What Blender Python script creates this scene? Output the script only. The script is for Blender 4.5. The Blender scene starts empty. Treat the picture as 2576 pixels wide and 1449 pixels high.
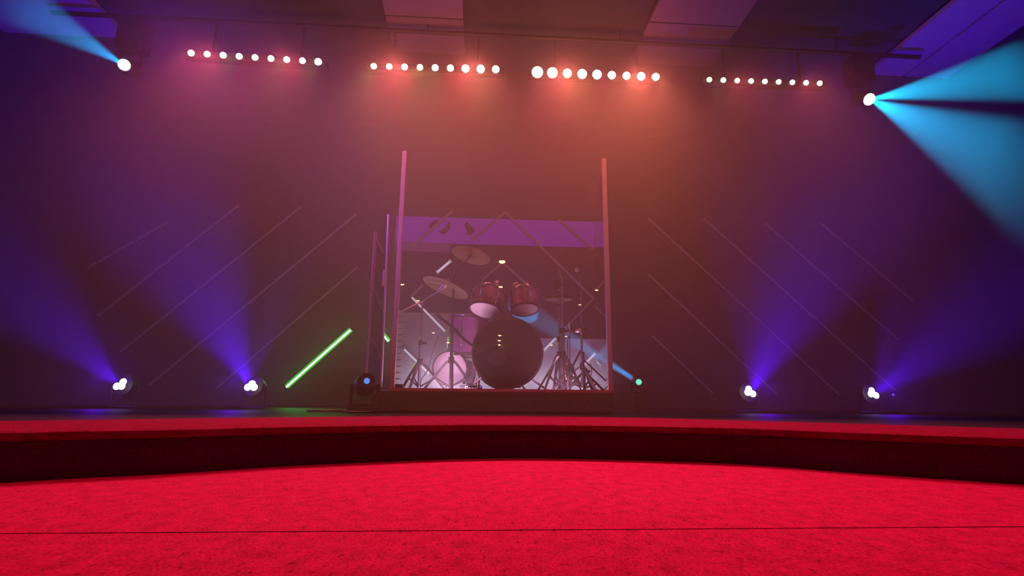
import bpy, bmesh, math, random
from mathutils import Vector, Matrix
random.seed(7)
sc = bpy.context.scene
col = sc.collection
V = Vector
PI = math.pi

# ------------------------------------------------------------------ camera
F = 1320.0; CX, CY = 1288.0, 724.5
CAM = V((0, 0, .25)); PITCH = math.atan(278.5 / F); YAW = .063; ROLL = math.radians(.5)
fw = V((math.sin(YAW) * math.cos(PITCH), math.cos(YAW) * math.cos(PITCH), math.sin(PITCH)))
r0 = V((math.cos(YAW), -math.sin(YAW), 0)); u0 = r0.cross(fw)
rt = r0 * math.cos(ROLL) + u0 * math.sin(ROLL)
up = u0 * math.cos(ROLL) - r0 * math.sin(ROLL)
cd = bpy.data.cameras.new('camera'); cam = bpy.data.objects.new('camera', cd); col.objects.link(cam)
cd.sensor_width = 36; cd.lens = F / 2576 * 36; cd.clip_start = .02
cam.matrix_world = Matrix(((rt.x, up.x, -fw.x, CAM.x), (rt.y, up.y, -fw.y, CAM.y), (rt.z, up.z, -fw.z, CAM.z), (0, 0, 0, 1)))
sc.camera = cam

def at(x, y, Y):          # measured photo point -> place on the plane at depth Y
    d = fw + rt * ((x - CX) / F) + up * ((CY - y) / F)
    return CAM + d * ((Y - CAM.y) / d.y)

# ------------------------------------------------------------------ materials
def mat(name, color, rough=.6, metal=0., emit=None, es=0., noise=None, bump=0., spec=.5, sample=True):
    m = bpy.data.materials.new(name); m.use_nodes = True
    nt = m.node_tree; b = nt.nodes['Principled BSDF']
    b.inputs['Base Color'].default_value = (*color, 1)
    b.inputs['Roughness'].default_value = rough
    b.inputs['Metallic'].default_value = metal
    b.inputs['Specular IOR Level'].default_value = spec
    if emit:
        b.inputs['Emission Color'].default_value = (*emit, 1)
        b.inputs['Emission Strength'].default_value = es
        if not sample: m.cycles.emission_sampling = 'NONE'
    if noise:
        sc_, amt = noise
        tc = nt.nodes.new('ShaderNodeTexCoord'); n = nt.nodes.new('ShaderNodeTexNoise')
        n.inputs['Scale'].default_value = sc_; n.inputs['Detail'].default_value = 4
        nt.links.new(tc.outputs['Object'], n.inputs['Vector'])
        r = nt.nodes.new('ShaderNodeValToRGB')
        r.color_ramp.elements[0].position = .3; r.color_ramp.elements[1].position = .7
        r.color_ramp.elements[0].color = (*[c * (1 - amt) for c in color], 1)
        r.color_ramp.elements[1].color = (*[min(1, c * (1 + amt)) for c in color], 1)
        nt.links.new(n.outputs['Fac'], r.inputs['Fac']); nt.links.new(r.outputs['Color'], b.inputs['Base Color'])
        if bump:
            bp = nt.nodes.new('ShaderNodeBump'); bp.inputs['Strength'].default_value = bump
            bp.inputs['Distance'].default_value = .004
            nt.links.new(n.outputs['Fac'], bp.inputs['Height']); nt.links.new(bp.outputs['Normal'], b.inputs['Normal'])
    return m

def carpet_mat(name='red_carpet', k=1.0):
    m = bpy.data.materials.new(name); m.use_nodes = True; nt = m.node_tree
    b = nt.nodes['Principled BSDF']; b.inputs['Roughness'].default_value = .95
    b.inputs['Specular IOR Level'].default_value = .1
    tc = nt.nodes.new('ShaderNodeTexCoord')
    def noise(scale, detail, stretch=None):
        n = nt.nodes.new('ShaderNodeTexNoise'); n.inputs['Scale'].default_value = scale; n.inputs['Detail'].default_value = detail
        if stretch:
            mp = nt.nodes.new('ShaderNodeMapping'); mp.inputs['Scale'].default_value = stretch
            nt.links.new(tc.outputs['Object'], mp.inputs['Vector']); nt.links.new(mp.outputs['Vector'], n.inputs['Vector'])
        else: nt.links.new(tc.outputs['Object'], n.inputs['Vector'])
        return n
    a = noise(230, 3, (1, .55, 1)); c = noise(28, 4, (1, .7, 1)); f = noise(95, 2, (1, .5, 1))
    r = nt.nodes.new('ShaderNodeValToRGB'); e = r.color_ramp.elements
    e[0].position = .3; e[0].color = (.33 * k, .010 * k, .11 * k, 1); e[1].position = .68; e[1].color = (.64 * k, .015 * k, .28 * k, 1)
    nt.links.new(a.outputs['Fac'], r.inputs['Fac'])
    r2 = nt.nodes.new('ShaderNodeValToRGB'); e = r2.color_ramp.elements
    e[0].position = .3; e[0].color = (.72, .72, .72, 1); e[1].position = .62; e[1].color = (1, 1, 1, 1)
    nt.links.new(c.outputs['Fac'], r2.inputs['Fac'])
    r3 = nt.nodes.new('ShaderNodeValToRGB'); e = r3.color_ramp.elements
    e[0].position = .27; e[0].color = (.5, .5, .5, 1); e[1].position = .42; e[1].color = (1, 1, 1, 1)
    nt.links.new(f.outputs['Fac'], r3.inputs['Fac'])
    def mul(x, y):
        k = nt.nodes.new('ShaderNodeMix'); k.data_type = 'RGBA'; k.blend_type = 'MULTIPLY'; k.inputs['Factor'].default_value = 1
        nt.links.new(x, k.inputs['A']); nt.links.new(y, k.inputs['B']); return k.outputs['Result']
    nt.links.new(mul(mul(r.outputs['Color'], r2.outputs['Color']), r3.outputs['Color']), b.inputs['Base Color'])
    bp = nt.nodes.new('ShaderNodeBump'); bp.inputs['Strength'].default_value = .6; bp.inputs['Distance'].default_value = .003
    nt.links.new(a.outputs['Fac'], bp.inputs['Height']); nt.links.new(bp.outputs['Normal'], b.inputs['Normal'])
    return m

def acrylic_mat():
    m = bpy.data.materials.new('clear_acrylic'); m.use_nodes = True; nt = m.node_tree
    nt.nodes.remove(nt.nodes['Principled BSDF'])
    t = nt.nodes.new('ShaderNodeBsdfTransparent'); t.inputs['Color'].default_value = (.96, .96, .97, 1)
    g = nt.nodes.new('ShaderNodeBsdfGlossy'); g.inputs['Roughness'].default_value = .0
    fr = nt.nodes.new('ShaderNodeFresnel'); fr.inputs['IOR'].default_value = 1.7
    mx = nt.nodes.new('ShaderNodeMixShader')
    nt.links.new(fr.outputs[0], mx.inputs[0]); nt.links.new(t.outputs[0], mx.inputs[1]); nt.links.new(g.outputs[0], mx.inputs[2])
    nt.links.new(mx.outputs[0], nt.nodes['Material Output'].inputs['Surface'])
    return m

M = dict(
    carpet=carpet_mat(), lip=carpet_mat('dimmed_red_carpet', .52), acrylic=acrylic_mat(),  # lip carpet darkened to stand for weaker light at the stage edge
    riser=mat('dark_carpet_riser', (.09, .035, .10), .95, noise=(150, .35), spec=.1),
    deck=mat('black_stage_deck', (.014, .012, .013), .6, noise=(40, .3)),
    wall=mat('black_painted_wall', (.045, .04, .045), .8, noise=(12, .2)),
    ceil=mat('dark_ceiling', (.05, .04, .05), .9, noise=(8, .2)),
    dimboard=mat('dimmed_ceiling_board', (.13, .08, .15), .8, noise=(6, .05)),  # same pale boards, dimmed in colour to show less light
    board=mat('violet_lit_ceiling_board', (.38, .26, .50), .8, noise=(6, .05)),  # pale boards with violet light put into their colour
    strip=mat('white_light_tube', (.42, .40, .44), .4, emit=(.8, .72, .85), es=.006, sample=False),  # unlit tubes, a faint glow put into the colour
    stripglow=mat('glow_white_light_tube', (.8, .78, .82), .4, emit=(.8, .74, .95), es=.55, sample=False),  # unlit tubes too; booth light on them is put in as glow
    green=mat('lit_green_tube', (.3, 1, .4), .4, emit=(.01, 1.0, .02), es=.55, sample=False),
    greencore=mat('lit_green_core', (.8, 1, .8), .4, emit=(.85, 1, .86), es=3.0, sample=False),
    alu=mat('brushed_aluminium', (.75, .70, .78), .35, .7, noise=(80, .1)),
    chrome=mat('chrome', (.85, .82, .86), .16, 1.),
    black=mat('black_metal', (.016, .015, .016), .5, .2),
    blackp=mat('black_plastic', (.02, .018, .02), .5),
    shell=mat('painted_reflection_shell', (.52, .30, .48), .2, .1, noise=(9, .7)),  # mottled patches stand for pink reflections on the shells
    ftshell=mat('magenta_drum_shell', (.42, .12, .34), .25, .2, noise=(9, .2)),
    hoop=mat('dark_drum_hoop', (.10, .06, .07), .3, .5),
    head=mat('milky_drum_head', (.85, .72, .80), .35, noise=(5, .05)),
    bhead=mat('black_gloss_drum_head', (.03, .012, .012), .12, spec=.5),
    patch=mat('dull_grey_patch', (.05, .032, .038), .35),
    cymbal=mat('bronze_cymbal', (.72, .40, .27), .35, .75, noise=(30, .15)),
    cymbald=mat('dark_bronze_cymbal', (.45, .32, .24), .42, .7, noise=(30, .15)),
    panel=mat('pale_wall_panel', (.55, .52, .6), .85, noise=(4, .06)),
    brick=mat('pale_brick', (.66, .60, .62), .9, noise=(20, .1)),
    fascia=mat('violet_glow_fascia', (.36, .10, .62), .7, emit=(.12, .012, .40), es=.42, sample=False),  # violet light on the band is put into its colour and glow
    mark=mat('dark_mark', (.05, .02, .02), .8),
    riser2=mat('dark_riser_skirt', (.10, .055, .06), .9, noise=(60, .3), spec=.1),
    red_rail=mat('reddish_metal_rail', (.75, .32, .34), .3, .6),  # reddish metal of the bottom rail
    cable=mat('black_cable', (.10, .10, .10), .4),
    bottle=mat('dark_glass_bottle', (.03, .01, .01), .2),
    silver=mat('silver_lettering', (.8, .72, .8), .3, emit=(.5, .4, .55), es=.18, sample=False),  # brightness of the letters is put in as a faint glow
    tip=mat('red_tip', (.6, .03, .04), .4), white=mat('white_plastic', (.8, .78, .8), .4),
    olive=mat('olive_canvas', (.16, .18, .08), .9, noise=(40, .2)),
    aqua=mat('aqua_light_step', (.25, .62, .5), .5),  # green light on the corner block is put into its colour
    lamp_warm=mat('warm_downlight', (1, .9, .6), .5, emit=(1, .68, .22), es=70, sample=False),
    vlens=mat('violet_white_lens', (1, 1, 1), .3, emit=(.86, .80, 1), es=3.0, sample=False),
    vdim=mat('dim_violet_lens', (.2, .1, .8), .3, emit=(.18, .08, 1), es=1.0, sample=False),
    clens=mat('cyan_white_lens', (1, 1, 1), .3, emit=(.75, 1, 1), es=3.5, sample=False),
    glens=mat('aqua_lens', (.3, 1, .8), .3, emit=(.12, .95, .62), es=1.1, sample=False),
    blens=mat('blue_lens', (.1, .4, .9), .3, emit=(.05, .28, .85), es=1.0, sample=False),
)
LED = {}
for k, c in dict(w=(1, .86, .74), r=(1, .50, .36), y=(1, .93, .50), g=(.86, 1, .55), p=(1, .62, .66)).items():
    LED[k] = mat('led_lens_' + k, (1, 1, 1), .3, emit=c, es=4.5, sample=False)

# ------------------------------------------------------------------ mesh helpers
def B(): return bmesh.new()
def frame(d):
    d = V(d).normalized(); a = V((0, 0, 1)) if abs(d.z) < .95 else V((1, 0, 0))
    x = a.cross(d).normalized(); return x, d.cross(x), d
def box(bm, c, s, rot=None):
    g = bmesh.ops.create_cube(bm, size=1)['verts']
    for v in g:
        p = V((v.co.x * s[0], v.co.y * s[1], v.co.z * s[2]))
        if rot: p = rot @ p
        v.co = V(c) + p
    return bm
def bbox(bm, a, b):
    return box(bm, [(a[i] + b[i]) / 2 for i in range(3)], [abs(b[i] - a[i]) for i in range(3)])
def bev(bm, w, seg=2):
    bmesh.ops.bevel(bm, geom=list(bm.edges), offset=w, segments=seg, affect='EDGES', clamp_overlap=True); return bm
def lathe(bm, prof, c, d, n=24):      # prof: (radius, distance along d)
    x, y, z = frame(d); c = V(c); rings = []
    for r, h in prof:
        if r < 1e-6: rings.append([bm.verts.new(c + z * h)])
        else: rings.append([bm.verts.new(c + z * h + (x * math.cos(t) + y * math.sin(t)) * r) for t in (2 * PI * k / n for k in range(n))])
    for a, b in zip(rings, rings[1:]):
        for k in range(n):
            q = [a[k % len(a)], a[(k + 1) % len(a)], b[(k + 1) % len(b)], b[k % len(b)]]
            u = []
            for v in q:
                if v not in u: u.append(v)
            if len(u) > 2:
                try: bm.faces.new(u)
                except ValueError: pass
    return bm
def cyl(bm, p0, p1, r0, r1=None, n=12):
    r1 = r0 if r1 is None else r1; d = V(p1) - V(p0)
    return lathe(bm, [(0, 0), (r0, 0), (r1, d.length), (0, d.length)], p0, d, n)
def tube(bm, pts, r, n=8):
    pts = [V(p) for p in pts]; rings = []; prev = None
    for i, p in enumerate(pts):
        d = (pts[min(i + 1, len(pts) - 1)] - pts[max(i - 1, 0)]).normalized()
        if prev is None: x, y, _ = frame(d)
        else:
            x = (prev - d * prev.dot(d)).normalized(); y = d.cross(x)
        prev = x
        rings.append([bm.verts.new(p + (x * math.cos(2 * PI * k / n) + y * math.sin(2 * PI * k / n)) * r) for k in range(n)])
    for a, b in zip(rings, rings[1:]):
        for k in range(n): bm.faces.new((a[k], a[(k + 1) % n], b[(k + 1) % n], b[k]))
    bm.faces.new(rings[0][::-1]); bm.faces.new(rings[-1]); return bm
def smooth_path(pts, n=10):
    pts = [V(p) for p in pts]; out = []
    P = [pts[0]] + pts + [pts[-1]]
    for i in range(1, len(P) - 2):
        for k in range(n):
            t = k / n; a, b, c, d = P[i - 1], P[i], P[i + 1], P[i + 2]
            out.append(.5 * ((2 * b) + (c - a) * t + (2 * a - 5 * b + 4 * c - d) * t * t + (3 * b - a - 3 * c + d) * t ** 3))
    out.append(pts[-1]); return out

def obj(name, bm, m, parent=None, smooth=True, origin=None, kind=None, label=None):
    o0 = V(parent_loc(parent)) if parent else V(origin or (0, 0, 0))
    for v in bm.verts: v.co -= o0
    bmesh.ops.recalc_face_normals(bm, faces=list(bm.faces))
    me = bpy.data.meshes.new(name); bm.to_mesh(me); bm.free()
    if smooth:
        for p in me.polygons: p.use_smooth = True
        me.set_sharp_from_angle(angle=math.radians(38))
    me.materials.append(M[m] if isinstance(m, str) else m)
    o = bpy.data.objects.new(name, me); col.objects.link(o)
    if parent: o.parent = parent
    else: o.location = o0
    if kind: o['kind'] = kind
    if label: o['label'] = label
    return o
def parent_loc(p):
    l = V(p.location)
    while p.parent: p = p.parent; l += V(p.location)
    return l
def tag(o, label, cat, group=None, kind=None):
    o['label'] = label; o['category'] = cat
    if group: o['group'] = group
    if kind: o['kind'] = kind
    return o
def thing(name, label, cat, loc, group=None):
    o = bpy.data.objects.new(name, None); o.empty_display_size = .1; col.objects.link(o); o.location = loc
    return tag(o, label, cat, group)
def struct(name, bm, m, parent=None, smooth=False):
    return obj(name, bm, m, parent, smooth, kind='structure')

def spot(name, loc, target, power, color, angle, blend=.6, r=.02):
    l = bpy.data.lights.new(name, 'SPOT'); l.energy = power; l.color = color
    l.spot_size = math.radians(angle); l.spot_blend = blend; l.shadow_soft_size = r
    o = bpy.data.objects.new(name, l); col.objects.link(o); o.location = loc
    o.rotation_euler = (V(target) - V(loc)).to_track_quat('-Z', 'Y').to_euler(); return o
def area(name, loc, target, power, color, sx, sy, spread=180):
    l = bpy.data.lights.new(name, 'AREA'); l.energy = power; l.color = color; l.shape = 'RECTANGLE'
    l.size = sx; l.size_y = sy; l.spread = math.radians(spread)
    o = bpy.data.objects.new(name, l); col.objects.link(o); o.location = loc
    o.rotation_euler = (V(target) - V(loc)).to_track_quat('-Z', 'Y').to_euler(); return o
def point(name, loc, power, color, r=.05):
    l = bpy.data.lights.new(name, 'POINT'); l.energy = power; l.color = color; l.shadow_soft_size = r
    o = bpy.data.objects.new(name, l); col.objects.link(o); o.location = loc; return o

# ------------------------------------------------------------------ setting
ST = .145      # stage top
DK = .300      # drum riser top
XL, XR, YB, ZC = -5.8, 7.0, 6.0, 3.5
bm = B(); bbox(bm, (XL - .1, -26, -.1), (XR + .1, YB + .1, 0)); struct('floor', bm, 'carpet')
bm = B()       # seam in the foreground carpet: a low raised ridge where two widths meet
bbox(bm, (-4, 1.09, 0), (5, 1.0935, .001)); struct('trim_1', bm, 'lip')
# curved stage front
edge = smooth_path([(XL, .2, 0), (-3.6, .55, 0), (-2.3, 1.05, 0), (-1.366, 1.686, 0), (-1.0, 1.87, 0), (-.591, 2.12, 0), (.155, 2.345, 0), (.976, 2.18, 0),
                    (1.368, 1.88, 0), (1.694, 1.64, 0), (2.5, 1.05, 0), (3.8, .55, 0), (XR, .2, 0)], 10)
def strip_solid(bm, fr, bk, z0, z1):
    rows = []
    for a, b in zip(fr, bk):
        rows.append([bm.verts.new((a[0], a[1], z0)), bm.verts.new((a[0], a[1], z1)), bm.verts.new((b[0], b[1], z1)), bm.verts.new((b[0], b[1], z0))])
    for p, q in zip(rows, rows[1:]):
        for k in range(4): bm.faces.new((p[k], p[(k + 1) % 4], q[(k + 1) % 4], q[k]))
    bm.faces.new(rows[0]); bm.faces.new(rows[-1][::-1]); return bm
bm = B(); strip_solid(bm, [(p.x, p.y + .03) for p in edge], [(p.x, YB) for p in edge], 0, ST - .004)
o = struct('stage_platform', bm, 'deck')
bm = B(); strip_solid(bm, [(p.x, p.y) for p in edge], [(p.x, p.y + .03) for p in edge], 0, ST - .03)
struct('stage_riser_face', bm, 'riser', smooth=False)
# rounded carpet nosing + carpet border on the stage lip
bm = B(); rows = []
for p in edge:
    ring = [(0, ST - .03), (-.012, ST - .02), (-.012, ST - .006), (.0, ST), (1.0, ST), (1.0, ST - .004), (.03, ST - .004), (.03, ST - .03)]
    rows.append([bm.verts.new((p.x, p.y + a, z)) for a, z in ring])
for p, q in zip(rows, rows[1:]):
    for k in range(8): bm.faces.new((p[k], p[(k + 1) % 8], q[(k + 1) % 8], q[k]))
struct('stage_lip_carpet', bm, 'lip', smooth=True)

bm = B(); bbox(bm, (XL - .1, YB, 0), (XR + .1, YB + .12, ZC + .1)); struct('wall_back', bm, 'wall')
bm = B(); bbox(bm, (XL - .12, -26, 0), (XL, YB, ZC + .1)); struct('wall_left', bm, 'wall')
bm = B(); bbox(bm, (XR, -26, 0), (XR + .12, YB, ZC + .1)); struct('wall_right', bm, 'wall')
bm = B(); bbox(bm, (XL - .1, -26, ZC), (XR + .1, YB + .1, ZC + .12)); struct('ceiling', bm, 'ceil')
bm = B(); bbox(bm, (XL - .1, -26.1, 0), (XR + .1, -26, ZC + .1)); struct('wall_front', bm, 'wall')

# pale boards hanging under the ceiling
def ceiling_board(x0, x1, ys, label):
    t = thing('ceiling_board', label, 'ceiling panel', ((x0 + x1) / 2, 3, ZC - .06), 'pale boards running under the ceiling')
    for a, b in zip(ys, ys[1:]):
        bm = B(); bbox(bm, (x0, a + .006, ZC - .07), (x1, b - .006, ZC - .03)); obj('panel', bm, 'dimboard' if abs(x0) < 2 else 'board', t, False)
    bm = B()
    for y in (ys[0] + .3, ys[-1] - .3): bbox(bm, ((x0 + x1) / 2 - .02, y - .02, ZC - .03), ((x0 + x1) / 2 + .02, y + .02, ZC))
    obj('hanger', bm, 'black', t, False)
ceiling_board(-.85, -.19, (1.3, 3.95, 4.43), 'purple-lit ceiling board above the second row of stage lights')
ceiling_board(1.41, 2.2, (1.3, 3.86, 4.43), 'magenta-lit ceiling board with a cross seam above the third light bar')
ceiling_board(3.80, 4.16, (1.3, 4.43), 'violet-lit ceiling board, left of the pair above the right cyan beam')
ceiling_board(4.19, 4.62, (1.3, 4.43), 'violet-lit ceiling board, outer one of the pair at top right')
ceiling_board(-4.3, -3.25, (1.3, 4.43), 'violet-lit ceiling board partly behind the left cyan beam')

# ------------------------------------------------------------------ light tubes on the back wall
def bar_between(bm, p, q, w, t):
    p, q = V(p), V(q); d = q - p; x = d.normalized(); y = V((0, 1, 0)); z = x.cross(y)
    return box(bm, (p + q) / 2, (d.length, t, w), Matrix((x, y, z)).transposed())
def wall_tube(a, b, label, group, m='strip', w=.020, Y=5.955, name='light_tube'):
    p, q = at(*a, Y), at(*b, Y)
    t = thing(name, label, 'light tube', (p + q) / 2, group)
    d = (q - p).normalized()
    bm = B(); bar_between(bm, p, q, w, .03); bev(bm, .006); obj('diffuser', bm, m, t)
    for e in (p, q): bm = B(); box(bm, e, (w * 1.1, .032, w * 1.1)); obj('end_cap', bm, 'strip', t, False)
    bm = B(); bar_between(bm, p + V((0, .026, 0)), q + V((0, .026, 0)), w * .8, .03); obj('mounting_channel', bm, 'black', t)
    return t
GL, GR, GC = 'slanted light tubes on the wall left of the drums', 'slanted light tubes on the wall right of the drums', 'light tubes on the wall behind the drums'
wall_tube((225, 672), (420, 560), 'outermost, almost invisible slanted tube at far left of back wall', GL)
wall_tube((249, 793), (597, 519), 'long faint slanted tube rising from above the far left violet light', GL)
wall_tube((307, 882), (754, 523), 'long slanted tube starting just above the far left violet light', GL)
wall_tube((377, 968), (895, 540), 'longest slanted tube, between the two violet lights on the left', GL)
wall_tube((551, 972), (897, 674), 'slanted tube rising behind the second violet light towards the drum shield', GL)
wall_tube((1642, 846), (1792, 988), 'shortest unlit slanted tube just right of the small aqua light', GR)
wall_tube((1633, 692), (1951, 990), 'slanted tube running down behind the third violet light', GR)
wall_tube((1633, 551), (2110, 992), 'longest slanted tube right of the drums, ending between two violet lights', GR)
wall_tube((1772, 551), (2250, 980), 'long slanted tube ending at the far right violet light', GR)
wall_tube((1927, 564), (2258, 853), 'faint slanted tube above the far right violet light', GR)
wall_tube((2063, 560), (2293, 754), 'faintest slanted tube at far right of the back wall', GR)
CL = [((1137, 533), (1037, 618), 'white tube slanting across the left end of the violet-glowing band'),
      ((1270, 535), (1185, 607), 'white tube slanting down left from the peak above the drums'),
      ((1272, 535), (1490, 748), 'long white tube slanting down right from the peak above the drums'),
      ((1408, 555), (1490, 625), 'faint tube crossing the right end of the violet band'),
      ((1133, 657), (1100, 685), 'short white tube under the violet band left of the upper cymbal'),
      ((1262, 662), (1215, 703), 'short tube slanting down left above the two small toms'),
      ((1265, 662), (1330, 718), 'short tube slanting down right above the two small toms'),
      ((1062, 718), (1035, 745), 'short tube, upper side of the corner left of the kit'),
      ((1035, 747), (1122, 836), 'bright tube slanting down right behind the left cymbal stands'),
      ((1015, 877), (1082, 942), 'bright low tube behind the leftmost stand legs'),
      ((1492, 752), (1422, 826), 'tube slanting down left behind the thin right microphone stand'),
      ((1397, 852), (1369, 880), 'short bright tube right beside the bass drum edge'),
      ((1496, 890), (1467, 920), 'short bright tube crossed by the small blue beam')]
for k, (a, b, l) in enumerate(CL): wall_tube(a, b, l, GC, m='stripglow' if k in (4, 8, 9, 11, 12) else 'strip', Y=5.93, w=.022)
# lit green tube, and an added short tube standing for its mirror image
def green_tube(a, b, Y, label, w):
    p, q = at(*a, Y), at(*b, Y); t = thing('light_tube', label, 'light tube', (p + q) / 2, 'glowing green light tubes')
    bm = B(); tube(bm, [p, q], w / 2, 12); obj('halo_sleeve', bm, 'green', t)  # sleeve widened so the green halo is put into its shape
    bm = B(); off = V((0, -w * .3, -w * .12)); tube(bm, [p + off, q + off], w * .24, 8); obj('bright_core', bm, 'greencore', t)
    bm = B(); bar_between(bm, p + V((0, .035, 0)), q + V((0, .035, 0)), .03, .03); obj('mounting_channel', bm, 'black', t)
    return p, q
gp, gq = green_tube((722, 972), (883, 829), 5.93, 'long glowing green tube slanting up towards the drum shield', .06)
sp, sq = green_tube((961, 838), (978, 857), 5.93, 'short added green tube standing in for the reflection in the shield wing', .05)

# ------------------------------------------------------------------ drum booth
XA, XB, YF = -.715, 1.055, 4.05
t = thing('drum_riser', 'low dark platform under the drum kit with a reddish front rail', 'platform', (.17, 4.9, ST))
bm = B(); bbox(bm, (XA + .01, YF + .012, ST), (XB - .01, 5.86, DK - .02)); obj('skirt', bm, 'riser2', t, False)
bm = B(); bbox(bm, (XA, YF, DK - .02), (XB, 5.88, DK)); bev(bm, .004); obj('deck', bm, 'riser2', t, False)
# shield
t = thing('drum_shield', 'tall clear acrylic drum shield with aluminium posts in front of the kit', 'drum shield', (.19, 4.1, DK))
ZT = 2.25
PW = .036
for x in (-.662 + PW / 2, 1.046 - PW / 2):
    bm = B(); bbox(bm, (x - PW / 2, 4.06, DK), (x + PW / 2, 4.10, ZT)); bev(bm, .004); obj('post', bm, 'alu', t, False)
bm = B(); bbox(bm, (-.662, 4.058, DK), (1.046, 4.105, DK + .022)); bev(bm, .003); obj('bottom_rail', bm, 'red_rail', t, False)
bm = B(); vs = [bm.verts.new(p) for p in ((-.63, 4.08, DK + .02), (1.014, 4.08, DK + .02), (1.014, 4.08, ZT), (-.63, 4.08, ZT))]; bm.faces.new(vs)
obj('front_panel', bm, 'acrylic', t, False)
bm = B(); vs = [bm.verts.new(p) for p in ((1.03, 4.10, DK + .02), (1.20, 5.3, DK + .02), (1.20, 5.3, ZT), (1.03, 4.10, ZT))]; bm.faces.new(vs)
obj('side_panel', bm, 'acrylic', t, False)
# left wing of the shield: two slim edge profiles, panels between
t = thing('shield_wing', 'folded side wing of clear acrylic with slim edges left of the shield', 'drum shield', (-.8, 4.3, DK))
pA0, pA1 = at(922, 952, 4.45), at(945, 582, 4.45)
pB0, pB1 = at(959, 974, 4.22), at(977, 540, 4.22)
bm = B(); tube(bm, [pA0 - V((.008, 0, 0)), pA1 - V((.008, 0, 0))], .007, 6); tube(bm, [pA0 + V((.016, 0, 0)), pA1 + V((.016, 0, 0))], .005, 6); obj('outer_edge_profile', bm, 'alu', t)
bm = B(); tube(bm, [pB0, pB1], .009, 8); obj('inner_edge_profile', bm, 'alu', t)
h = at(966, 700, 4.21); bm = B(); box(bm, h, (.024, .03, .13)); bev(bm, .004); obj('hinge', bm, 'alu', t)
def quad(a, b, c, d):
    bm = B(); bm.faces.new([bm.verts.new(V(p)) for p in (a, b, c, d)]); return bm
obj('wing_panel', quad(pA0, pB0, pB1, pA1), 'acrylic', t, False)
# aqua-lit step edge and canvas bag left of riser
c0 = at(955, 980, 4.2)
bm = B(); bbox(bm, (c0.x - .055, 4.06, DK - .03), (XA, 4.5, DK + .012)); bev(bm, .006)
o = obj('corner_block', bm, 'aqua', None, False, origin=(c0.x, 4.2, DK)); tag(o, 'small aqua-lit corner block supporting the shield wing', 'block')
s = at(948, 1020, 4.15)
bm = B(); lathe(bm, [(0, 0), (.045, 0), (.055, .02), (.052, .07), (.047, .10), (.03, .125), (0, .128)], (s.x, 4.15, ST), (0, 0, 1), 20)
o = obj('sandbag', bm, 'olive', None, origin=(s.x, 4.15, ST)); tag(o, 'dull olive rounded bag on stage under the aqua-lit corner block', 'sandbag')

# wall fittings behind the kit
a, b = at(1000, 545, 5.99), at(1530, 622, 5.99)
t = thing('violet_glow_fascia', 'horizontal violet-glowing band high on the wall behind the drums', 'fascia', (.25, 5.98, 2.2))
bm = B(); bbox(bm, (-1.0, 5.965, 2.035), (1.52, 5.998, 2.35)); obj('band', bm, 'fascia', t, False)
bm = B(); bbox(bm, (-1.0, 5.962, 1.93), (-.35, 5.998, 2.034)); obj('lower_strip', bm, mat('dim_violet_glow_strip', (.2, .1, .25), .8, emit=(.06, .01, .09), es=.5, sample=False), t, False)  # weaker violet light on this strip, put in as glow
def blotch(pts):
    bm = B(); c = [at(x, y, 5.958) for x, y in pts]
    f = bm.faces.new([bm.verts.new(p) for p in c]); r = bmesh.ops.extrude_face_region(bm, geom=[f])
    for v in [g for g in r['geom'] if isinstance(g, bmesh.types.BMVert)]: v.co.y += .006
    return bm
for pts in ([(1079, 567), (1083, 561), (1099, 552), (1102, 555), (1095, 566), (1086, 573), (1080, 573)],
            [(1104, 580), (1113, 578), (1124, 568), (1127, 558), (1133, 559), (1133, 570), (1129, 580), (1120, 588), (1110, 588)],
            [(1169, 568), (1172, 559), (1178, 561), (1186, 570), (1195, 578), (1192, 584), (1182, 590), (1174, 591), (1177, 582), (1171, 575)]):
    obj('dark_mark', blotch(pts), 'mark', t, False)
a0 = at(996, 790, 5.97); a1 = at(1560, 975, 5.97)
t = thing('pale_wall_panel', 'pale grey panel lit on the wall low behind the drum kit', 'wall panel', (.3, 5.97, DK))
bm = B(); bbox(bm, (-.86, 5.962, DK - .05), (1.50, 5.998, .93)); bbox(bm, (-.86, 5.962, .93), (.2, 5.998, 1.2)); obj('board', bm, 'panel', t, False)
bm = B()
for k in range(14):
    z = DK - .05 + k * .07; bbox(bm, (-.96 + (k % 2) * .015, 5.95, z), (-.85, 5.99, z + .06))
obj('brick_edge', bm, 'brick', t, False)

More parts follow.
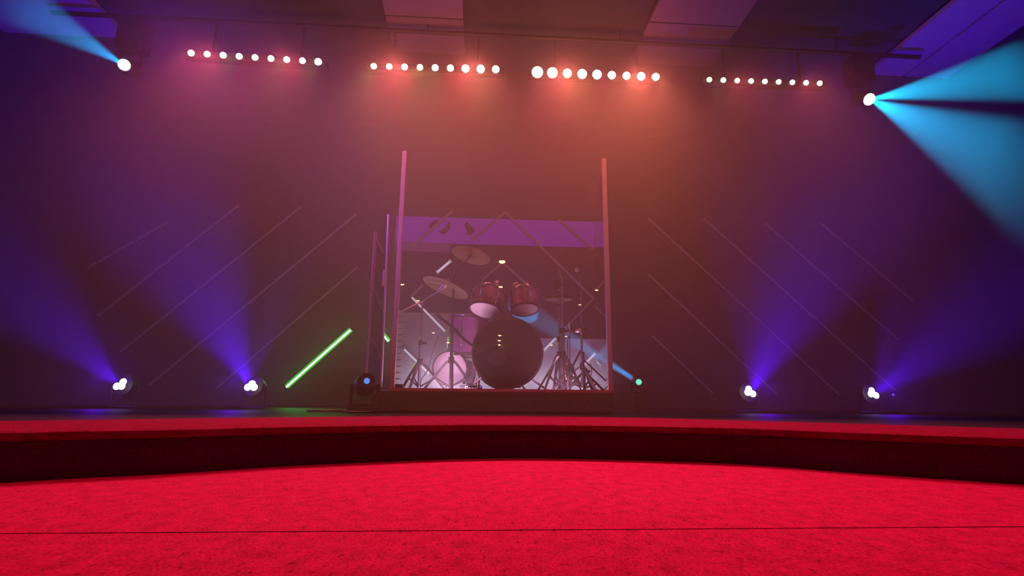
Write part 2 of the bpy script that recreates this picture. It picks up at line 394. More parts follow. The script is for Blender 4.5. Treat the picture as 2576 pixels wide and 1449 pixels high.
# ---------------- drums
RIMS = 'rack toms above the bass drum'
def drum(name, label, c, axis, r, depth, shell, head, cat='drum', group=None, lugs=6, bottom_label=None):
    """c = centre of the head that faces along -axis; the shell runs back along +axis"""
    axis = V(axis).normalized(); x, y, z = frame(axis); c = V(c)
    t = thing(name, label, cat, c + axis * depth * .5, group)
    bm = B(); lathe(bm, [(r * .97, .012), (r, .012), (r, depth - .012), (r * .97, depth - .012)], c, axis, 40); obj('shell', bm, shell, t)
    for k, (h0, h1) in enumerate(((0, .022), (depth - .022, depth))):
        bm = B(); lathe(bm, [(r * .975, h0), (r * 1.035, h0), (r * 1.045, (h0 + h1) / 2), (r * 1.035, h1), (r * .975, h1), (r * .975, h0)], c, axis, 40)
        obj('hoop', bm, 'hoop' if head == 'bhead' or k == 0 else 'chrome', t)
    bm = B(); lathe(bm, [(0, .003), (r * .6, .004), (r * .985, .007), (r * .985, .012), (0, .012)], c, axis, 40); obj('bottom_head' if head != 'bhead' else 'front_head', bm, head, t)
    bm = B(); lathe(bm, [(0, 0), (r * .985, 0), (r * .985, .006), (0, .006)], c + axis * (depth - .012), axis, 40); obj('batter_head', bm, 'white', t)
    for k in range(lugs):
        a = 2 * PI * (k + .5) / lugs; p = c + (x * math.cos(a) + y * math.sin(a)) * (r + .01)
        bm = B(); cyl(bm, p + axis * .005, p + axis * (depth - .005), .004, n=6)
        cyl(bm, p + axis * depth * .32, p + axis * depth * .68, .012, n=8); obj('lug', bm, 'chrome', t)
    return t
bc = at(1277, 886, 4.36)
bd = drum('bass_drum', 'large bass drum with a glossy black front head, centre of the kit', bc, (0, 1, 0), .288, .42, 'shell', 'bhead', lugs=8)
bm = B(); lathe(bm, [(0, 0), (.07, 0), (.07, .003), (0, .003)], at(1250, 900, 4.3615), (0, -1, 0), 28); obj('mic_port_patch', bm, 'patch', bd)
for dx in (-.2, .2):
    bm = B(); tube(bm, [(bc.x + dx, 4.5, bc.z - .2), (bc.x + dx * 1.7, 4.42, DK + .02)], .009); cyl(bm, (bc.x + dx * 1.7, 4.42, DK + .022), (bc.x + dx * 1.72, 4.41, DK), .012); obj('spur_leg', bm, 'chrome', bd)
# rack toms (their undersides face the audience)
def tilt(back, side):   # drum axis pointing from lower head to upper head
    return V((math.sin(side), math.sin(back) * math.cos(side), math.cos(back) * math.cos(side)))
tl = drum('rack_tom', 'larger left rack tom, bright milky underside facing out', at(1222, 783, 4.62), tilt(.33, .20), .146, .21, 'shell', 'head', group=RIMS)
tr = drum('rack_tom', 'smaller right rack tom, pinker underside facing out', at(1321, 781, 4.62), tilt(.33, -.06), .12, .20, 'shell', 'head', group=RIMS)
for t_, pts in ((tl, [(1262, 800), (1250, 760), (1250, 712), (1240, 722)]), (tr, [(1283, 800), (1290, 760), (1297, 716), (1312, 730)])):
    bm = B(); tube(bm, smooth_path([at(x, y, 4.72) for x, y in pts], 5), .011); obj('mounting_arm', bm, 'chrome', t_)
    bm = B(); p = at(pts[2][0], pts[2][1], 4.69); lathe(bm, [(0, -.03), (.018, -.028), (.028, -.01), (.028, .01), (.018, .028), (0, .03)], p, (1, -.4, .2), 16); obj('wing_clamp', bm, 'chrome', t_)
for t_, px in ((tl, (1249, 713)), (tr, (1326, 716))):
    bm = B(); p = at(*px, 4.60); lathe(bm, [(0, -.016), (.014, -.01), (.018, 0), (.014, .01), (0, .016)], p, (.3, -1, .3), 14); obj('wing_nut', bm, 'chrome', t_)
# floor tom
fc = at(1180, 897, 4.98)
ft = drum('floor_tom', 'deep magenta floor tom standing behind the bass drum on the left', fc, (0, 0, 1), .185, .37, 'ftshell', 'head', lugs=8)
for k in range(3):
    a = -PI / 2 + .5 + 2 * PI * k / 3; p = V((fc.x + math.cos(a) * .2, fc.y + math.sin(a) * .2, 0))
    bm = B(); tube(bm, [(p.x, p.y, fc.z + .22), (p.x, p.y, DK + .06), (p.x + math.cos(a) * .03, p.y + math.sin(a) * .03, DK + .01)], .006); cyl(bm, (p.x + math.cos(a) * .03, p.y + math.sin(a) * .03, DK), (p.x + math.cos(a) * .03, p.y + math.sin(a) * .03, DK + .025), .012); obj('leg', bm, 'chrome', ft)
# drum lying on its side, head to the audience
sd = drum('snare_drum', 'small drum lying on its side, pale pink head behind the tripod legs', at(1131, 927, 4.86), (.12, 1, .1), .155, .15, 'ftshell', 'head')
dr = drum('snare_drum', 'small pink-lit drum tucked between the lying drum and bass drum', at(1172, 934, 5.02), (-.25, 1, .05), .10, .14, 'ftshell', 'head')

# ---------------- cymbals and stands
def cymbal(name, label, c, n, r, m, cat='cymbal', group='cymbals of the drum kit'):
    n = V(n).normalized(); t = thing(name, label, cat, c, group)
    prof = [(0, .03), (r * .09, .028), (r * .17, .014), (r * .2, .008), (r * .6, .0), (r, -.012), (r, -.0145), (r * .6, -.0025), (r * .2, .0055), (r * .16, .012), (r * .08, .024), (0, .026)]
    bm = B(); lathe(bm, prof, c, n, 48); obj('bow', bm, m, t)
    bm = B(); lathe(bm, [(0, 0), (.02, 0), (.02, .012), (0, .012)], V(c) + n * .032, n, 16); obj('felt', bm, 'riser', t)
    bm = B(); lathe(bm, [(0, 0), (.008, 0), (.008, .02), (.014, .022), (.014, .03), (0, .032)], V(c) + n * .044, n, 10); obj('wing_nut', bm, 'chrome', t)
    return t
def tripod_stand(name, label, base, top, parts, m='chrome', leg_r=.20, hub=.17, brace=.30, cat='stand', rot=.4, pipe=.011, group='cymbal and microphone stands'):
    """parts: list of (name, [points], radius)"""
    base = V(base); top = V(top); t = thing(name, label, cat, base, group)
    bm = B(); cyl(bm, base + V((0, 0, .03)), base + (top - base) * .55, pipe + .003, n=12); obj('lower_tube', bm, m, t)
    bm = B(); cyl(bm, base + (top - base) * .5, top, pipe * .75, n=10); obj('upper_tube', bm, m, t)
    bm = B(); cyl(bm, base + (top - base) * .53 - V((0, 0, .02)), base + (top - base) * .53 + V((0, 0, .025)), pipe + .01, n=12)
    box(bm, base + (top - base) * .53 + V((.035, 0, 0)), (.04, .01, .022)); obj('height_clamp', bm, 'black', t)
    bm = B(); cyl(bm, base + V((0, 0, brace - .025)), base + V((0, 0, brace + .03)), pipe + .014, n=12); obj('leg_collar', bm, 'black', t)
    for k in range(3):
        a = rot + 2 * PI * k / 3; d = V((math.cos(a), math.sin(a), 0))
        foot = base + d * leg_r + V((0, 0, .012)); L = obj_leg(base, d, foot, hub, brace, m, t)
    for nm, pts, r in parts:
        bm = B(); tube(bm, pts, r, 8); obj(nm, bm, m, t)
    return t
def obj_leg(base, d, foot, hub, brace, m, t):
    bm = B(); s = V((-d.y, d.x, 0)) * .009
    topc = base + d * .02 + V((0, 0, brace))
    for sg in (-1, 1): tube(bm, [topc + s * sg, topc + d * .03 + s * sg - V((0, 0, .02)), foot + s * sg * .6], .0075, 6)
    mid = topc.lerp(foot, .55)
    tube(bm, [base + d * .015 + V((0, 0, .05)), mid], .0075, 6)
    o = obj('leg', bm, m, t)
    bm = B(); lathe(bm, [(0, -.014), (.014, -.012), (.018, 0), (.013, .016), (0, .02)], foot, d + V((0, 0, .6)), 10); obj('rubber_foot', bm, 'blackp', o)
    return o

cA = at(1186, 640, 4.75); cB = at(1122, 721, 4.62); cC = at(1406, 746, 4.95)
cymbal('crash_cymbal', 'highest cymbal, pinkish underside, over the left of the kit', cA, (.24, .16, 1), .185, 'cymbal')
cymbal('ride_cymbal', 'large tilted dull bronze cymbal left of the rack toms', cB, (.36, .13, 1), .215, 'cymbald')
cymbal('hi_hat_cymbal', 'dark hi-hat upper cymbal on the right side of the kit', cC, (0, .05, 1), .135, 'cymbald')
cymbal('hi_hat_cymbal', 'dark hi-hat lower cymbal directly beneath its twin', cC - V((0, 0, .045)), (0, .05, -1), .135, 'cymbald')
b1 = at(1141, 960, 4.60); b1.z = DK
p1 = at(1142, 694, 4.60); b1.x = p1.x
tripod_stand('cymbal_stand', 'tall boom stand with wide tripod legs in front of the lying drum', b1, p1,
    [('boom_arm', [p1, p1 + V((.06, .06, .1)), cA - V((0, 0, .0))], .007), ('lowered_arm', [at(1098, 790, 4.5), at(1140, 826, 4.45), at(1172, 858, 4.40), at(1192, 872, 4.33)], .013), ('arm_tip', [at(1192, 872, 4.33), at(1206, 887, 4.30)], .006)], m='black', leg_r=.27, brace=.27, rot=.62)
bm = B()
b2 = at(1062, 965, 4.72); b2.z = DK; p2 = at(1063, 758, 4.72); b2.x = p2.x
tripod_stand('cymbal_stand', 'leftmost boom stand, holding the large tilted cymbal', b2, p2,
    [('boom_arm', [p2 + V((-.02, 0, -.02)), p2 + V((.02, -.01, .015)), cB - V((0, 0, .0))], .007), ('counterweight', [p2 + V((-.18, .03, -.09)), p2 + V((-.02, .0, -.01))], .008)], leg_r=.24, brace=.26, rot=.3)
b3 = V((cC.x, cC.y, DK))
hs = tripod_stand('hi_hat_stand', 'chrome hi-hat stand right of the bass drum, pedal at its foot', b3, cC + V((0, 0, .03)),
    [('pull_rod', [cC, cC + V((0, 0, .20))], .004)], leg_r=.22, brace=.36, rot=.1)
bm = B(); box(bm, (b3.x, b3.y - .12, DK + .05), (.09, .24, .012), Matrix.Rotation(-.22, 3, 'X')); obj('pedal', bm, 'chrome', hs)
b4 = at(1417, 965, 4.72); b4.z = DK; p4 = at(1408, 700, 4.72); b4.x = at(1415, 850, 4.72).x
st4 = tripod_stand('cymbal_stand', 'thick chrome stand with top clamp beside the hi-hat', b4, V((b4.x, b4.y, p4.z)),
    [('top_rod', [V((b4.x, b4.y, p4.z)), at(1404, 676, 4.72)], .005)], leg_r=.25, brace=.34, rot=.55, pipe=.016)
bm = B(); p = at(1402, 716, 4.70); box(bm, p, (.05, .04, .08)); cyl(bm, p + V((.02, 0, 0)), p + V((.09, 0, 0)), .008); bev(bm, .004); obj('top_clamp', bm, 'black', st4)
# stands for microphones
b5 = at(1461, 968, 4.45); b5.z = DK; p5 = at(1460, 690, 4.45); b5.x = p5.x
tripod_stand('microphone_stand', 'slender straight microphone stand near the right shield post', b5, p5, [], leg_r=.20, brace=.22, rot=.9, pipe=.006)
t = thing('microphone', 'dim microphone on top of the slender right stand', 'microphone', p5, 'microphones around the drum kit')
bm = B(); cyl(bm, p5, at(1453, 682, 4.42), .008, .013); obj('body', bm, 'black', t)
bm = B(); lathe(bm, [(0, -.022), (.015, -.016), (.021, 0), (.015, .016), (0, .022)], at(1451, 679, 4.41), (-.5, -.3, .6), 16); obj('grille', bm, 'alu', t)
b6 = at(1440, 968, 4.30); b6.z = DK
g = [at(1428, 872, 4.40), at(1428, 856, 4.40), at(1433, 842, 4.40), at(1442, 835, 4.40), at(1447, 833, 4.40)]
t6 = tripod_stand('microphone_stand', 'short stand with a curved gooseneck right of the hi-hat stand', V((g[0].x, 4.40, DK)), g[0], [('gooseneck', smooth_path(g, 5), .005)], leg_r=.15, brace=.16, rot=1.3, pipe=.006, m='chrome')
t = thing('microphone', 'grey oval microphone on the curved gooseneck at right', 'microphone', g[-1], 'microphones around the drum kit')
bm = B(); lathe(bm, [(0, -.002), (.010, 0), (.017, .015), (.019, .03), (.016, .045), (0, .056)], g[-1], (1, -.1, .1), 18); obj('grille', bm, 'alu', t)
bm = B(); cyl(bm, g[-1] - V((.012, 0, .002)), g[-1], .007, .010); obj('body', bm, 'black', t)
b7 = at(1500, 968, 4.55); b7.z = DK
tripod_stand('microphone_stand', 'low stand with folded legs in the right corner of the booth', V((at(1468, 900, 4.6).x, 4.6, DK)), at(1468, 885, 4.6), [('folded_arm', [at(1468, 905, 4.58), at(1500, 935, 4.5), at(1528, 962, 4.45)], .007), ('folded_arm', [at(1462, 880, 4.6), at(1425, 950, 4.5)], .009)], leg_r=.2, brace=.17, rot=.2, m='black')
t = thing('microphone', 'small lavender microphone clipped beside the left tripod', 'microphone', at(1116, 735, 4.55), 'microphones around the drum kit')
bm = B(); cyl(bm, at(1106, 728, 4.50), at(1120, 706, 4.50), .006, .009); obj('body', bm, 'alu', t)
bm = B(); lathe(bm, [(0, -.012), (.009, -.008), (.012, 0), (.009, .008), (0, .012)], at(1121, 704, 4.50), (.3, 0, 1), 12); obj('grille', bm, 'chrome', t)
# stick with red tip
p0, p1_ = at(1433, 836, 4.5), at(1431, 812, 4.5)
t = thing('drum_stick', 'slim white stick with a red end beside the gooseneck', 'stick', p0)
bm = B(); cyl(bm, p0.lerp(p1_, .35), p1_, .007, .006); obj('shaft', bm, 'white', t)
bm = B(); cyl(bm, p0, p0.lerp(p1_, .35), .007); obj('red_end', bm, 'tip', t)
bm = B(); tube(bm, [p0, (p0.x, 4.5, DK + .01)], .003); obj('holder_rod', bm, 'black', t); bm = B(); lathe(bm, [(0, 0), (.05, 0), (.045, .012), (0, .014)], (p0.x, 4.5, DK), (0, 0, 1), 20); obj('base', bm, 'black', t)
# bass pedal with lettering, left of the bass drum
pp = at(1183, 962, 4.42)
t = thing('drum_pedal', 'low dark pedal with silver lettering left of the bass drum', 'pedal', (pp.x, 4.5, DK))
bm = B(); bbox(bm, (pp.x - .09, 4.42, DK), (pp.x + .10, 4.62, DK + .055)); bev(bm, .008); obj('base_plate', bm, 'black', t)
bm = B(); box(bm, (pp.x, 4.6, DK + .10), (.07, .2, .012), Matrix.Rotation(.35, 3, 'X')); obj('footboard', bm, 'chrome', t)
bm = B(); tube(bm, [(pp.x + .05, 4.58, DK + .05), (pp.x + .05, 4.58, DK + .2)], .006); lathe(bm, [(0, -.02), (.022, -.015), (.022, .015), (0, .02)], (pp.x + .05, 4.58, DK + .21), (0, 1, 0), 14); obj('beater', bm, 'chrome', t)
tx = bpy.data.curves.new('lettering_curve', 'FONT'); tx.body = 'Pearl'; tx.size = .055; tx.extrude = .001; tx.align_x = 'CENTER'
tx.shear = .2; tmp = bpy.data.objects.new('tmp', tx); col.objects.link(tmp); bpy.context.view_layer.update()
me = bpy.data.meshes.new_from_object(tmp.evaluated_get(bpy.context.evaluated_depsgraph_get())); bpy.data.objects.remove(tmp); bpy.data.curves.remove(tx)
to = bpy.data.objects.new('lettering', me); col.objects.link(to); to.parent = t; me.materials.clear(); me.materials.append(M['silver'])
to.location = V((pp.x + .005, 4.415, DK + .012)) - V(t.location); to.rotation_euler = (PI / 2, 0, 0)
bm = B(); lathe(bm, [(0, -.006), (.005, -.004), (.006, 0), (.005, .004), (0, .006)], (pp.x + .085, 4.412, DK + .042), (0, 1, 0), 10); obj('indicator_lamp', bm, 'vdim', t)
# throne behind kit
tc_ = at(1285, 800, 5.4)
t = thing('drum_throne', 'round padded drummer stool hidden behind the bass drum', 'stool', (tc_.x, 5.4, DK))
bm = B(); lathe(bm, [(0, 0), (.14, 0), (.16, .02), (.16, .06), (.14, .08), (0, .085)], (tc_.x, 5.4, DK + .42), (0, 0, 1), 28); obj('seat', bm, 'blackp', t)
bm = B(); cyl(bm, (tc_.x, 5.4, DK + .1), (tc_.x, 5.4, DK + .43), .014); obj('column', bm, 'chrome', t)
for k in range(3):
    a = .5 + 2 * PI * k / 3; bm = B(); tube(bm, [(tc_.x, 5.4, DK + .22), (tc_.x + .22 * math.cos(a), 5.4 + .22 * math.sin(a), DK + .008)], .009); obj('leg', bm, 'chrome', t)
# small things on the riser deck
p = at(1001, 968, 4.30)
t = thing('floor_box', 'small dark box in the left front corner of the booth', 'box', (p.x, 4.3, DK))
bm = B(); bbox(bm, (p.x - .04, 4.25, DK), (p.x + .04, 4.35, DK + .055)); bev(bm, .005); obj('case', bm, 'black', t)
bm = B(); lathe(bm, [(0, 0), (.015, 0), (.016, .003), (0, .004)], (p.x + .01, 4.25, DK + .028), (0, -1, 0), 14); obj('socket', bm, 'hoop', t)
p = at(1419, 960, 4.85)
t = thing('bottle', 'dark bottle-shaped object standing between the hi-hat legs', 'bottle', (p.x, 4.85, DK))
bm = B(); lathe(bm, [(0, 0), (.03, .0), (.034, .01), (.034, .13), (.028, .155), (.013, .18), (.012, .21), (0, .212)], (p.x, 4.85, DK), (0, 0, 1), 20); obj('body', bm, 'bottle', t)
bm = B(); lathe(bm, [(0, .2), (.015, .2), (.015, .222), (0, .224)], (p.x, 4.85, DK), (0, 0, 1), 14); obj('cap', bm, 'blackp', t)
def coil(name, label, c, r, turns, tail, group=None, rr=.005):
    pts = []
    for k in range(int(turns * 16)):
        a = 2 * PI * k / 16; q = r * (1 + .12 * math.sin(a * 1.7)); pts.append((c[0] + q * math.cos(a), c[1] + .6 * q * math.sin(a), c[2] + rr + .004 * (k / 16)))
    pts += tail
    bm = B(); tube(bm, pts, rr, 6); o = obj(name, bm, 'cable', None, origin=c); tag(o, label, 'cable', group); return o
c = at(1512, 965, 4.3); coil('cable', 'looped cable in the right front corner of the booth', (c.x, 4.3, DK), .07, 2.5, [(c.x + .05, 4.35, DK + .02), (c.x + .10, 4.5, DK + .006)], 'loose cables')
bm = B(); tube(bm, smooth_path([at(1105, 840, 4.8), at(1090, 880, 4.8), at(1076, 930, 4.8), at(1060, 955, 4.8), (at(1060, 955, 4.8).x, 4.7, DK + .006)], 6), .0045, 6)
o = obj('cable', bm, 'cable', None, origin=at(1076, 930, 4.8)); tag(o, 'thin cable hanging down between the two left stands', 'cable', 'loose cables')
bm = B(); q = [(at(1486, 915, 4.7)), at(1488, 940, 4.7), at(1480, 955, 4.7), at(1470, 962, 4.7)]; q[-1].z = DK + .006; tube(bm, smooth_path(q, 6), .004, 6)
o = obj('cable', bm, 'cable', None, origin=q[0]); tag(o, 'thin cable drooping behind the low right stand', 'cable', 'loose cables')
c = at(800, 1026, 3.75)
coil('cable', 'green-tinged cable coil lying on the stage floor beside the moving head', (c.x, 3.9, ST), .12, 2.2, smooth_path([(c.x + .13, 3.88, ST + .006), (c.x + .2, 3.82, ST + .006), (c.x + .3, 3.9, ST + .006), (c.x + .36, 4.0, ST + .006)], 6), 'loose cables', .006)

# ------------------------------------------------------------------ stage lights
def moving_head(label, c, aim, lensmat, scale=1., hang=False, base_z=None, group='moving head lights', lens_r=.035, body='black', yaw=0):
    """c = lens centre; aim = unit vector the lens points along"""
    c = V(c); aim = V(aim).normalized(); s = scale; pivot = c - aim * .10 * s
    t = thing('moving_head_light', label, 'stage light', pivot, group)
    bm = B(); lathe(bm, [(0, -.12 * s), (.05 * s, -.115 * s), (.078 * s, -.07 * s), (.082 * s, 0), (.07 * s, .06 * s), (.062 * s, .096 * s), (.058 * s, .1 * s), (.056 * s, .09 * s), (0, .088 * s)], pivot, aim, 28)
    hd = obj('head', bm, body, t)
    bm = B(); lathe(bm, [(0, 0), (lens_r * .8, .002), (lens_r, -.004), (lens_r, -.014), (0, -.014)], c + aim * .006, aim, 24); obj('lens', bm, lensmat, hd)
    sg = 1 if hang else -1
    bx = V((math.cos(yaw), math.sin(yaw), 0))
    bm = B(); h = .15 * s
    tube(bm, [pivot + bx * .098 * s, pivot + bx * .098 * s + V((0, 0, sg * h)), pivot - bx * .098 * s + V((0, 0, sg * h)), pivot - bx * .098 * s], .018 * s, 8); obj('yoke', bm, body, t)
    zb = pivot.z + sg * (h + .018 * s); ze = base_z if base_z is not None else zb + sg * .07 * s
    zb = min(zb, 3.24) if hang else zb
    bm = B(); bbox(bm, (pivot.x - .11 * s, pivot.y - .09 * s, zb), (pivot.x + .11 * s, pivot.y + .09 * s, ze)); bev(bm, .012 * s); obj('base', bm, body, t)
    return t
# floor moving head left of riser
lc = at(923, 958, 3.93)
moving_head('dark moving head on the stage floor with a blue lens, left of the drums', lc, (.30, -1, .25), 'blens', 1.0, base_z=ST, lens_r=.021)
# small aqua head right of riser
rc = at(1607, 961, 4.7); rend = at(1385, 812, 5.6)
moving_head('small moving head with an aqua lens right of the drum riser', rc, (-.15, -1, .12), 'glens', .55, base_z=ST, lens_r=.026)
spot('aqua_beam', rc + V((-.03, .02, .02)), at(1325, 783, 5.97), 2300, (.05, .42, 1), 9, .01)

# violet wash lights
def wash_light(px, Y, aim, label, lobes):
    c = at(*px, Y); aim = V(aim).normalized()
    t = thing('wash_light', label, 'stage light', (c.x, c.y, ST), 'violet wash lights on the stage floor')
    back = c + V((0, .05, 0))
    bm = B(); lathe(bm, [(0, -.11), (.07, -.10), (.085, -.05), (.085, .0), (.078, .0), (.075, -.02), (0, -.02)], c + V((0, .045, 0)), V((aim.x * .25, -1, .15)), 24); hd = obj('housing', bm, 'black', t)
    for i, (dx, dz) in enumerate(lobes):
        bm = B(); lathe(bm, [(0, .012), (.022, .009), (.030, 0), (.030, -.008), (0, -.008)], c + V((dx, 0, dz)), (aim.x * .2, -1, .1), 18); obj('lens', bm, 'vlens', hd)
    bm = B(); tube(bm, [(c.x - .1, c.y + .07, c.z), (c.x - .1, c.y + .07, ST + .012), (c.x + .1, c.y + .07, ST + .012), (c.x + .1, c.y + .07, c.z)], .01); obj('bracket', bm, 'black', t)
    return c
LB = [(-.028, -.012), (.012, -.010), (.018, .024)]
LB2 = [(-.024, .0), (.024, -.012), (-.012, .030)]
w1 = wash_light((302, 968), 4.7, (-.8, 0, .6), 'far left violet wash light on the stage floor', LB)
w2 = wash_light((631, 971), 4.7, (-.5, 0, .8), 'violet wash light between the far left one and the green tube', [(-.026, -.010), (.026, -.010), (.006, .018)])
w3 = wash_light((1888, 987), 4.7, (.5, 0, .8), 'violet wash light, nearer of the two right of the drums', LB2)
w4 = wash_light((2198, 991), 4.7, (.8, 0, .6), 'far right violet wash light on the stage floor', LB2)
c = at(2247, 993, 4.9)
t = thing('wash_light', 'tiny dim blue lamp just right of the far right violet light', 'stage light', (c.x, c.y, ST))
bm = B(); lathe(bm, [(0, .006), (.008, .004), (.012, 0), (0, -.004)], c, (0, -1, 0), 12); obj('lens', bm, 'vdim', t)
bm = B(); bbox(bm, (c.x - .03, c.y + .005, ST), (c.x + .03, c.y + .08, c.z + .03)); bev(bm, .006); obj('housing', bm, 'black', t)
VI = (.085, 0.0, 1)
def vbeam(c, px, Y, power, ang):
    q = at(*px, Y); d = (q - c).normalized(); s = c + V((0, -.035, .01)); spot('violet_beam', s, s + d, power, VI, ang, 1, .03)
vbeam(w1, (120, 790), 4.5, 200, 52)
vbeam(w2, (535, 760), 4.6, 330, 60)
vbeam(w3, (1975, 800), 4.6, 330, 56)
vbeam(w4, (2400, 830), 4.5, 210, 54)

for c, px, pw in ((w1, (150, -150), 18), (w2, (1000, -100), 80), (w3, (1800, -120), 130), (w4, (2480, -60), 110)):
    q = at(*px, 3.4); spot('violet_board_fill', c + V((0, -.03, .03)), q, pw, (.16, 0, 1), 34, 1, .03)  # extra spots added at the wash lights to tint the ceiling boards
for c, dx in ((w1, -.1), (w2, -.1), (w3, .1), (w4, .1)): point('violet_spill', c + V((dx, -.10, .04)), 3.2, (.13, 0, 1), .03)
spot('violet_front_fill', (-3.0, 1.9, 3.2), (.1, 4.4, 1.35), 360, (.38, .07, 1), 34, 1, .05)  # unseen violet lamp added to tint the shield posts
# cyan moving heads on the truss
def hang_head(px, Y, targets, label, r, body='black'):
    c = at(*px, Y); d = V((0, 0, 0))
    for q, *_ in targets: d += (V(q) - c).normalized()
    t = moving_head(label, c, d, 'clens', .9, hang=True, lens_r=r, base_z=3.34)
    for q, pw, colr, ang, bl in targets:
        s = c + (V(q) - c).normalized() * .02; spot('cyan_beam', s, q, pw, colr, ang, bl, .012)
CYA = (.0, .34, 1)
hang_head((312, 163), 4.0, [(at(25, -8, 2.7), 950, (.0, .36, .95), 14.5, .6)], 'moving head at top left throwing a blue beam up and left', .044)
hang_head((2187, 250), 4.0, [(at(2600, 172, 2.75), 1700, (0, .5, 1), 19, .4), (at(2600, 436, 2.75), 1700, (0, .46, 1), 22, .5)], 'moving head at top right fanning wide cyan beams', .050)
# truss pipes
t = thing('truss_pipe', 'long black lighting pipe across the stage carrying all the lamps', 'pipe', (.3, 4.04, 3.22))
bm = B(); cyl(bm, (-3.6, 4.04, 3.36), (4.0, 4.04, 3.36), .02, n=16); obj('pipe', bm, 'black', t)
for x in (-3.0, -.5, 1.2, 3.2):
    bm = B(); cyl(bm, (x, 4.04, 3.36), (x, 4.04, ZC), .008, n=8); obj('drop_rod', bm, 'black', t)

# LED bars
bars = [
    ((480, 133), (800, 155), 'wrywrpyrw', [.030] * 8 + [.034], 'outer left LED bar with nine small white lamps', 1.0),
    ((940, 166), (1247, 174), 'grwyprwyr', [.029, .030, .031, .030, .033, .034, .038, .040, .037], 'LED bar left of centre above the drums, nine lamps', 1.55),
    ((1352, 181), (1650, 193), 'ywyywprwyy'[:9], [.056, .052, .044, .047, .046, .040, .039, .041, .038], 'brightest LED bar, right of centre above the drums', 1.7),
    ((1785, 200), (2063, 209), 'gwrwywwww', [.026] * 9, 'outer right LED bar, the faintest of the four', .5)]
RED, AMB, OLV, PNK, SAL = (1, .10, .06), (1, .30, .11), (.62, .48, .12), (1, .10, .15), (1, .19, .12)
pat = [[SAL, PNK, SAL, OLV, RED, PNK, OLV, RED, OLV], [OLV, SAL, RED, OLV, OLV, RED, RED, OLV, SAL], [PNK, PNK, AMB, AMB, PNK, AMB, AMB, RED, AMB], [OLV, RED, SAL, AMB, SAL, SAL, SAL, AMB, SAL]]
PW_ = 3.6
for bi, (a, b, cols, rad, label, power) in enumerate(bars):
    pa, pb = at(*a, 4.0), at(*b, 4.0)
    t = thing('led_bar', label, 'stage light', (pa + pb) / 2, 'LED bars hanging in a row above the stage')
    dz = V((0, 0, .0)); u = (pb - pa).normalized()
    bm = B(); bar_between(bm, pa - u * .07 + V((0, .045, .0)), pb + u * .07 + V((0, .045, .0)), .075, .07); bev(bm, .01); obj('housing', bm, 'black', t)
    for k in (.15, .85):
        p = pa.lerp(pb, k); bm = B(); bbox(bm, (p.x - .008, 4.03, p.z + .03), (p.x + .008, 4.05, 3.35)); obj('bracket', bm, 'black', t)
    for k in range(9):
        p = pa.lerp(pb, k / 8); r = rad[k] * .86
        bm = B(); lathe(bm, [(0, .014), (r * .6, .011), (r, 0), (r, -.01), (0, -.01)], p, (0, -1, -.25), 18); obj('lens', bm, LED[cols[k]], t)
        spot('led_beam', p + V((0, -.05, -.02)), p + V(((.0), -.62, -1)), 6.0 * power * PW_, pat[bi][k], 42, .7, .03)
    # broad wash from the whole bar
    mid = (pa + pb) / 2
    for f in (.2, .8):
        q = pa.lerp(pb, f)
        spot('bar_wash', q + V((0, -.06, -.02)), q + V((0, -.62, -1)), (36, 50, 50, 36)[bi] / 2 * power * PW_, ((1, .09, .17), (1, .15, .13), (1, .16, .11), (1, .11, .14))[bi], 108, 1, .1)
        point('bar_spill', q + V((0, -.12, -.08)), (1.3, 2.6, 3.2, 1.0)[bi] / 2 * power * PW_, (1, .2, .15), .15)

# warm ceiling downlights in the hall behind the viewer (seen mirrored in the acrylic)
ZD = ZC - .005
def mirrored(px, py):      # downlight whose mirror image in the front panel (y=4.08) is seen at px,py
    d = fw + rt * ((px - CX) / F) + up * ((CY - py) / F); k = (ZD - CAM.z) / d.z; q = CAM + d * k
    return V((q.x, 8.16 - q.y, ZD))
DL = [((1263, 657), .095), ((1260, 721), .075), ((1012, 715), .06), ((1501, 729), .06), ((1052, 756), .065), ((1459, 766), .065),
      ((1257, 843), .10), ((1256, 856), .10), ((1256, 867), .10), ((1090, 837), .09), ((1127, 861), .10), ((1424, 846), .09), ((1387, 868), .09)]
side = ['front centre', 'second centre', 'first left', 'first right', 'second left', 'second right', 'third centre', 'fourth centre', 'fifth centre', 'third left', 'fourth left', 'third right', 'fourth right']
for (px, r), sd_ in zip(DL, side):
    q = mirrored(*px)
    if q.y < -8.8: q.y = q.y
    t = thing('downlight', 'warm round ceiling downlight over the hall, %s row' % sd_, 'downlight', q, 'warm downlights over the hall')
    bm = B(); r *= .85; h_ = .032 if r < .078 else .055; lathe(bm, [(0, -h_), (r * .6, -h_ * .85), (r * .92, -h_ * .45), (r, -.001), (0, -.001)], q, (0, 0, 1), 20); obj('diffuser', bm, 'lamp_warm', t)
    bm = B(); lathe(bm, [(r, -.006), (r * 1.2, -.004), (r * 1.2, 0), (r, 0), (r, -.006)], q, (0, 0, 1), 20); obj('trim_ring', bm, 'white', t)

# ------------------------------------------------------------------ working light
RC = (1, .012, .055)
for x, p in ((-2.6, 70), (.15, 95), (2.9, 80)):
    area('front_red_wash', (x, 1.3, 3.42), (x, 1.2, 0), p * .13, RC, 2.4, .4, 75)
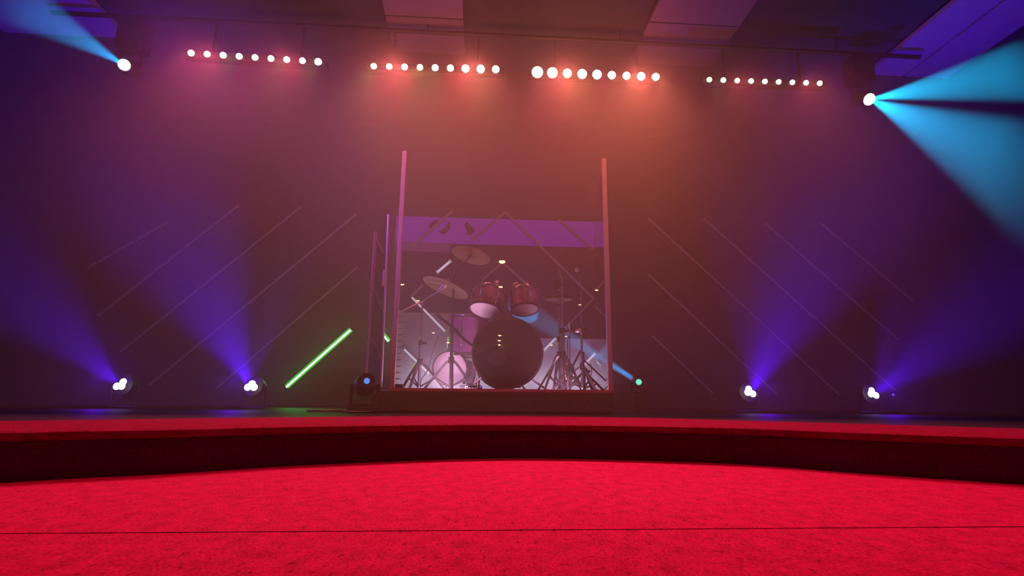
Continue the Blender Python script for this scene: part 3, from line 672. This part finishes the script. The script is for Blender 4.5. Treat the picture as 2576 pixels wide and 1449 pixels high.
# unseen fill lamps added in the booth to brighten toms and wall panel
for px, e, yy in ((1128, 9.0, 4.4), (1400, 2.4, 4.2)):
    q = at(px, 985, 4.45); area('booth_side_fill', (q.x, yy, DK + .012), (q.x + .001, yy + .04, 2), e, (1, .55, .82), .25, .2)
area('booth_wall_fill', (.3, 5.75, DK + .05), (.3, 6.1, DK + .35), 3.6, (.9, .76, .95), 2.3, .08, 150)
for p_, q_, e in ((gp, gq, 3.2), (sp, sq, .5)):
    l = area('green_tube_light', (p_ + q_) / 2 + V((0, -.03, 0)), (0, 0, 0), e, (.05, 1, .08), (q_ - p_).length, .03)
    x = (q_ - p_).normalized(); z = V((0, 1, 0)); y = z.cross(x); l.matrix_world = Matrix(((x.x, y.x, z.x, l.location.x), (x.y, y.y, z.y, l.location.y), (x.z, y.z, z.z, l.location.z), (0, 0, 0, 1)))


# ------------------------------------------------------------------ stage haze
bm = B(); bbox(bm, (XL + .02, 2.75, ST + .02), (XR - .02, YB - .012, ZC - .08))
hz = bpy.data.materials.new('haze'); hz.use_nodes = True; nt = hz.node_tree; nt.nodes.remove(nt.nodes['Principled BSDF'])
vs = nt.nodes.new('ShaderNodeVolumeScatter'); vs.inputs['Density'].default_value = .12; vs.inputs['Color'].default_value = (1, 1, 1, 1)
nt.links.new(vs.outputs[0], nt.nodes['Material Output'].inputs['Volume'])
o = obj('stage_haze', bm, hz, None, False); tag(o, 'thin smoke haze hanging over the whole stage, glowing under the LED bars', 'haze', kind='stuff')

w = bpy.data.worlds.new('world'); sc.world = w; w.use_nodes = True; w.node_tree.nodes['Background'].inputs['Color'].default_value = (0, 0, 0, 1)

sc.view_settings.view_transform = 'Standard'; sc.view_settings.look = 'None'; sc.view_settings.exposure = 0; sc.view_settings.gamma = 1
cy = sc.cycles
cy.use_denoising = True; cy.max_bounces = 3; cy.diffuse_bounces = 1; cy.glossy_bounces = 2; cy.transparent_max_bounces = 12
cy.volume_bounces = 0; cy.use_adaptive_sampling = True; cy.adaptive_threshold = .02; cy.adaptive_min_samples = 24; cy.use_light_tree = True; cy.sample_clamp_indirect = 20; cy.caustics_reflective = False; cy.caustics_refractive = False
